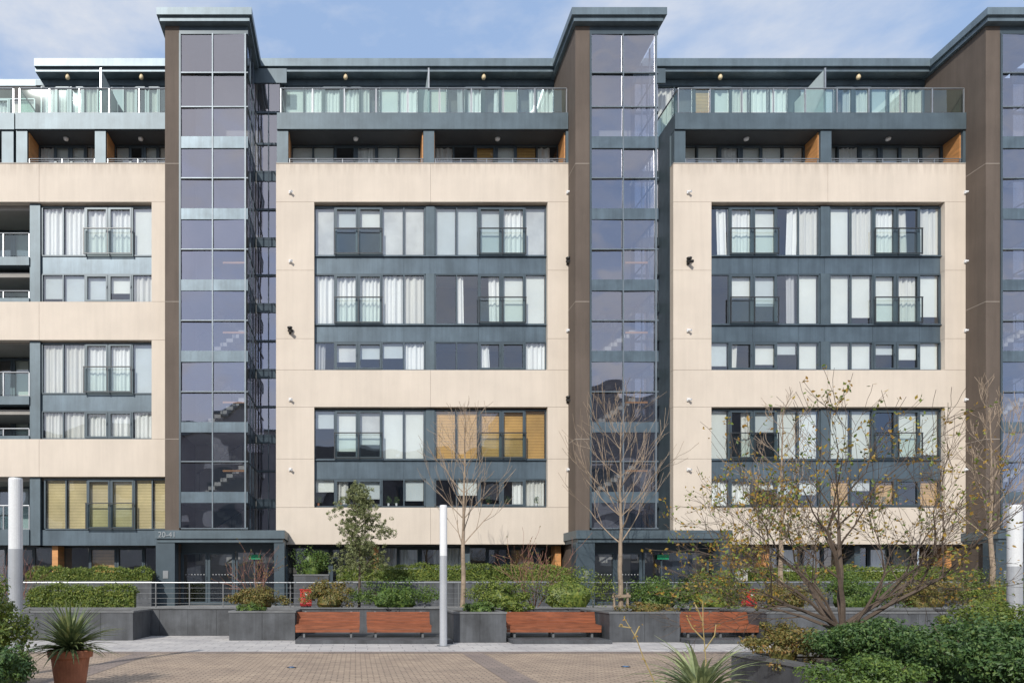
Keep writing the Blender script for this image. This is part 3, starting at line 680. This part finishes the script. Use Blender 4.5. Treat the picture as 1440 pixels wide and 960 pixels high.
# ------------------------------------------------------------------ trees
def grow(m,p,d,L,r,depth,tips,wig=.18,up=.12,kids=3,spread=.7,k=5,rmin=.005):
    seg=4; pts=[p]
    for i in range(seg):
        d=(d+rv()*wig+Vector((0,0,up))).normalized(); q=p+d*(L/seg); r2=max(rmin,r*(1-.16))
        m.tube(p,q,r,r2,k,False); p=q; r=r2; pts.append((p.copy(),d.copy()))
        if depth>0 and i>=1:
            for c in range(1 if i<seg-1 else kids-1):
                s=d.orthogonal().normalized(); a=R.uniform(0,6.28); s=(s*math.cos(a)+d.cross(s)*math.sin(a))
                nd=(d+s*spread*R.uniform(.7,1.3)).normalized(); grow(m,p,nd,L*R.uniform(.55,.78),max(rmin,r*.62),depth-1,tips,wig,up,kids,spread,max(3,k-1),rmin)
    tips.append((p,d))
    if depth<=1: tips+= [t for t in pts[2:]]
def bare_tree(px,Y,zb,pyt,label,spreadpx,mat='bark',lean=0,nb=20,name='bare_tree'):
    x=X(px,Y); zt=Z(pyt,Y); H=zt-zb; r=thing(name,(x,Y,zb),label,'tree')
    m=MB(); p=Vector((x,Y,zb-.05)); rad=.085; seg=14; pts=[]
    for i in range(seg):
        q=p+Vector((R.uniform(-.03,.03)+lean*H/seg,R.uniform(-.03,.03),(H*.86+.05)/seg)); r2=rad*.87 if i>3 else rad*.95
        m.tube(p,q,rad,r2,8,False); p=q; rad=r2; pts.append((p.copy(),rad))
    m.build('trunk',mat,r)
    b=MB(); tips=[]; W=spreadpx*Y/1000/2
    for i in range(nb):
        t=.32+.66*i/nb; j=min(seg-1,int(t*seg)); q,rr=pts[j]; a=i*2.4+R.uniform(-.4,.4)
        el=R.uniform(.55,1.0)+(.3 if t>.8 else 0); d=Vector((math.cos(a),math.sin(a),el*1.1)).normalized()
        L=W*(1.25-.65*abs(t-.45)/.5)*R.uniform(.7,1.1)
        grow(b,q,d,L*.8,min(rr*.5,.028),2,tips,.14,.12,2,.5,4,.006)
    b.build('crown',mat,r)
    return r
bare_tree(650,23.3,.82,560,'slender bare tree with pale bark in front of the middle block',135)
bare_tree(873,23.3,.82,552,'bare tree with pale bark and wooden stake in front of the middle tower',150,nb=24)
bare_tree(1098,23.3,.82,540,'thin bare tree behind the left side of the autumn tree',110,nb=16)
bare_tree(1396,22.9,.82,530,'bare tree with pale bark near the right edge',130,nb=20)
st=thing('tree_stake',(X(873,23.1),23.1,.82),'short wooden stake frame around the bare tree by the middle tower','stake')
for dx in (-.22,.22): MB().box(X(873,23.1)+dx-.03,X(873,23.1)+dx+.03,23.08,23.14,.8,1.35).build('post','bark',st)
MB().box(X(873,23.1)-.3,X(873,23.1)+.3,23.05,23.078,1.2,1.29).build('rail','bark',st)
# evergreen
x=X(505,23.4); r=thing('evergreen_tree',(x,23.4,.82),'small leafy olive green tree left of the first bare tree','tree')
MB().tube((x,23.4,.78),(x+.03,23.4,2.6),.05,.035,8).build('trunk','bark2',r)
m=MB()
for i in range(130):
    t=(i+R.random())/130; zz=1.95+t*2.7; w=.66+.30*math.sin(t*math.pi) if t<.6 else .94*((1-t)/.4)**.7+.06
    a=R.uniform(0,6.28); q=R.uniform(.15,1)*w; c=(x+math.cos(a)*q,23.4+math.sin(a)*q*.8,zz+R.uniform(-.1,.1))
    blob_leaves(m,c,(.25,.25,.23),170,.036,.38,6,.9)
m.build('crown','leaf_olive',r)
m=MB()
for i in range(18):
    a=R.uniform(0,6.28); m.tube((x,23.4,1.9+i*.12),(x+math.cos(a)*.55,23.4+math.sin(a)*.5,2.4+i*.12),.018,.006,4)
m.build('limb','bark2',r)
def twiggy(px,Y,zb,pyt,w,label,mat='redtwig',n=12,leaves=None):
    x=X(px,Y); H=Z(pyt,Y)-zb; r=thing('twiggy_shrub',(x,Y,zb),label,'shrub'); m=MB(); tips=[]
    for i in range(n):
        a=R.uniform(0,6.28); d=Vector((math.cos(a)*w,math.sin(a)*w,1)).normalized()
        grow(m,Vector((x+math.cos(a)*.05,Y+math.sin(a)*.05,zb-.04)),d,H*.62*R.uniform(.7,1),.014,2,tips,.18,.05,2,.6,4,.005)
    m.build('stem',mat,r)
    if leaves:
        q=MB()
        for p,d in tips:
            if R.random()<.5: leaf(q,p,rv(),.035,.5)
        q.build('foliage',leaves,r)
twiggy(364,23.0,.82,775,.45,'leafless reddish twiggy shrub in front of the numbered entrance',n=8,leaves='leaf_rust')
twiggy(752,23.6,.82,755,.7,'leafless reddish twiggy shrub behind the long bench',n=11,leaves='leaf_rust')
twiggy(20,23.5,.82,770,.7,'leafless twiggy shrub behind the left lamp column',n=9)
# autumn tree
Y=11.2; x=X(1190,Y); r=thing('autumn_tree',(x,Y,.40),'spreading autumn tree with sparse yellow leaves in the right foreground planter','tree')
m=MB(); tips=[]
base=Vector((x,Y,.36)); top=Vector((x-.06,Y,1.0)); m.tube(base,top,.10,.075,9,False)
m.build('trunk','bark2',r)
m=MB()
for (dx,dy,dz,L,rr) in ((-1.5,-.2,.95,1.75,.040),(-1.4,.3,.8,1.6,.035),(-1.0,.4,1.3,1.9,.040),(-.35,-.3,1.5,2.0,.045),(.25,.2,1.6,2.0,.05),(.9,-.2,1.2,2.0,.045),(1.5,.1,.9,2.0,.040),(1.3,.6,.65,1.8,.032),(-1.3,.6,.7,1.5,.032),(.3,-.9,1.1,1.4,.032),(-.2,.9,1.1,1.8,.032),(-.7,-.4,1.1,1.6,.03)):
    grow(m,top-Vector((0,0,R.uniform(0,.25))),Vector((dx,dy,dz)).normalized(),L*.80,rr,3,tips,.20,.03,4,.66,5,.0032)
m.build('limb','bark2',r)
q=MB(); q2=MB()
for p,d in tips:
    left=(p.x<x+.3)
    if p.z<1.25: continue
    if R.random()<(.36 if left else .24):
        for k in range(R.randint(1,3)):
            leaf(q if R.random()<.6 else q2,p+rv()*.06,rv(),R.uniform(.022,.042),.55)
q.build('crown','leaf_yellow',r); q2.build('crown','leaf_hedge',r)
# blade plants
def blades(m,c,n,L,w,droop=.6,elmin=.25):
    for i in range(n):
        a=R.uniform(0,6.28); el=R.uniform(elmin,1.45); l=L*R.uniform(.6,1.05); ww=w*R.uniform(.7,1.2)
        h=Vector((math.cos(a),math.sin(a),0)); side=Vector((-math.sin(a),math.cos(a),0)); p=Vector(c); e=el; seg=6; prev=None
        for k in range(seg+1):
            t=k/seg; wd=ww*(.55+.9*t if t<.4 else (1-t)*1.52)+.0015
            A=p-side*wd+Vector((0,0,wd*.4)); B=p; C=p+side*wd+Vector((0,0,wd*.4))
            if prev: m.quad(prev[0],prev[1],B,A); m.quad(prev[1],prev[2],C,B)
            prev=(A,B,C); p=p+(h*math.cos(e)+Vector((0,0,math.sin(e))))*(l/seg); e-=droop/seg*(1.6-el*.6)
Y=11.0; x=X(99,Y); r=thing('terracotta_pot',(x,Y,0),'large terracotta pot standing on the paving at the left','pot')
MB().lathe(x,Y,[(.20,0),(.225,.04),(.28,.46),(.29,.48),(.325,.49),(.335,.58),(.32,.60),(.29,.595),(.28,.52)],32).build('body','terra',r,smooth=False)
MB().lathe(x,Y,[(.27,.51),(.27,.525)],24).build('soil','soil',r)
r=thing('spiky_plant',(x,Y,.5),'spiky long bladed plant growing in the terracotta pot','plant')
m=MB(); blades(m,(x,Y,.56),230,.92,.027,.75,.2); m.build('foliage','blade',r)
Y=6.8; x=X(985,Y); r=thing('spiky_plant',(x,Y,.37),'pale spiky bladed plant cut off by the bottom edge','plant')
m=MB(); blades(m,(x,Y,.42),150,.86,.030,1.5,.2); m.build('foliage','paleblade',r)
def sapling(px,Y,zb,pts_px,label):
    r=thing('sapling',(X(px,Y),Y,zb),label,'sapling'); m=MB()
    for path in pts_px:
        P3=[Vector((X(a,Y),Y+R.uniform(-.03,.03),Z(b,Y))) for a,b in path]
        for i in range(len(P3)-1): m.tube(P3[i],P3[i+1],.0065-.001*i,.0055-.001*i,5,False)
    m.build('stem','yelstem',r)
    q=MB()
    for path in pts_px:
        for a,b in path[1:]:
            for k in range(3): leaf(q,Vector((X(a+R.uniform(-3,3),Y),Y+R.uniform(-.03,.03),Z(b+R.uniform(-3,3),Y))),rv(),.015,.5)
    q.build('foliage','leaf_yellow',r)
sapling(990,7.0,.37,[[(988,985),(992,930),(988,880),(990,845)],[(990,900),(975,882),(968,868)],[(990,915),(1004,893),(1009,878)],[(989,872),(980,855),(978,848)]],'thin yellow stemmed sapling rising in front of the rightmost bench')
sapling(885,6.6,.37,[[(935,990),(905,925),(893,895),(878,868)],[(893,895),(901,880)],[(886,882),(872,880)]],'leaning thin twig in front of the planter between two benches')
# ------------------------------------------------------------------ building opposite (seen only as reflections)
ob=thing('apartment_block',(5,-32,0),'plain grey apartment block across the square, behind the viewpoint','building')
m=MB(); m.box(-45,-6,-44,-32,0,22); m.box(-6.0+.01,20,-44,-33,0,19); m.box(20.01,55,-44,-32,0,24); m.build('wall','grey',ob)
MB().box(-46,-6,-45,-31.6,22.01,22.6).build('roof','blue',ob)
for i in range(12):
    for j in range(5): MB().box(-42+i*8,-37+i*8,-31.99,-31.9,1.5+j*3.2,3.6+j*3.2).build('window','curtain2' if (i+j)%3 else 'frame',ob)
# ------------------------------------------------------------------ light and sky
EL=math.radians(33); AZ=math.radians(24)
S=Vector((-math.sin(AZ)*math.cos(EL),-math.cos(AZ)*math.cos(EL),math.sin(EL)))
sl=bpy.data.lights.new('sun','SUN'); sl.energy=3.75; sl.angle=math.radians(.5); sl.color=(1,.95,.875)
so=bpy.data.objects.new('sun',sl); col.objects.link(so); so.rotation_euler=(-S).to_track_quat('-Z','Y').to_euler(); so.location=(0,-20,30)
w=bpy.data.worlds.new('World'); scene.world=w; w.use_nodes=True; nt=w.node_tree; nt.nodes.clear()
out=N(nt,'ShaderNodeOutputWorld'); bg=N(nt,'ShaderNodeBackground'); sky=N(nt,'ShaderNodeTexSky',sky_type='NISHITA')
sky.sun_disc=False; sky.sun_elevation=EL; sky.sun_rotation=math.atan2(S.x,S.y); sky.air_density=1; sky.dust_density=1.2; sky.ozone_density=1
tc=N(nt,'ShaderNodeTexCoord'); mp=N(nt,'ShaderNodeMapping'); mp.inputs['Scale'].default_value=(1,1,2.4); nt.links.new(tc.outputs['Generated'],mp.inputs['Vector'])
f=noise(nt,mp.outputs['Vector'],3.0,8,.58)
cc=ramp(nt,f,[(.38,(2.9,4.1,6.3)),(.60,(5.7,5.9,6.3))])
rp=N(nt,'ShaderNodeValToRGB'); rp.color_ramp.elements[0].position=.38; rp.color_ramp.elements[0].color=(.76,.76,.76,1); rp.color_ramp.elements[1].position=.60; rp.color_ramp.elements[1].color=(.95,.95,.95,1)
nt.links.new(f,rp.inputs['Fac'])
mx=N(nt,'ShaderNodeMix',data_type='RGBA'); nt.links.new(rp.outputs[0],mx.inputs[0]); nt.links.new(sky.outputs[0],mx.inputs[6]); nt.links.new(cc,mx.inputs[7])
nt.links.new(mx.outputs[2],bg.inputs['Color']); bg.inputs['Strength'].default_value=.138
nt.links.new(bg.outputs[0],out.inputs[0])
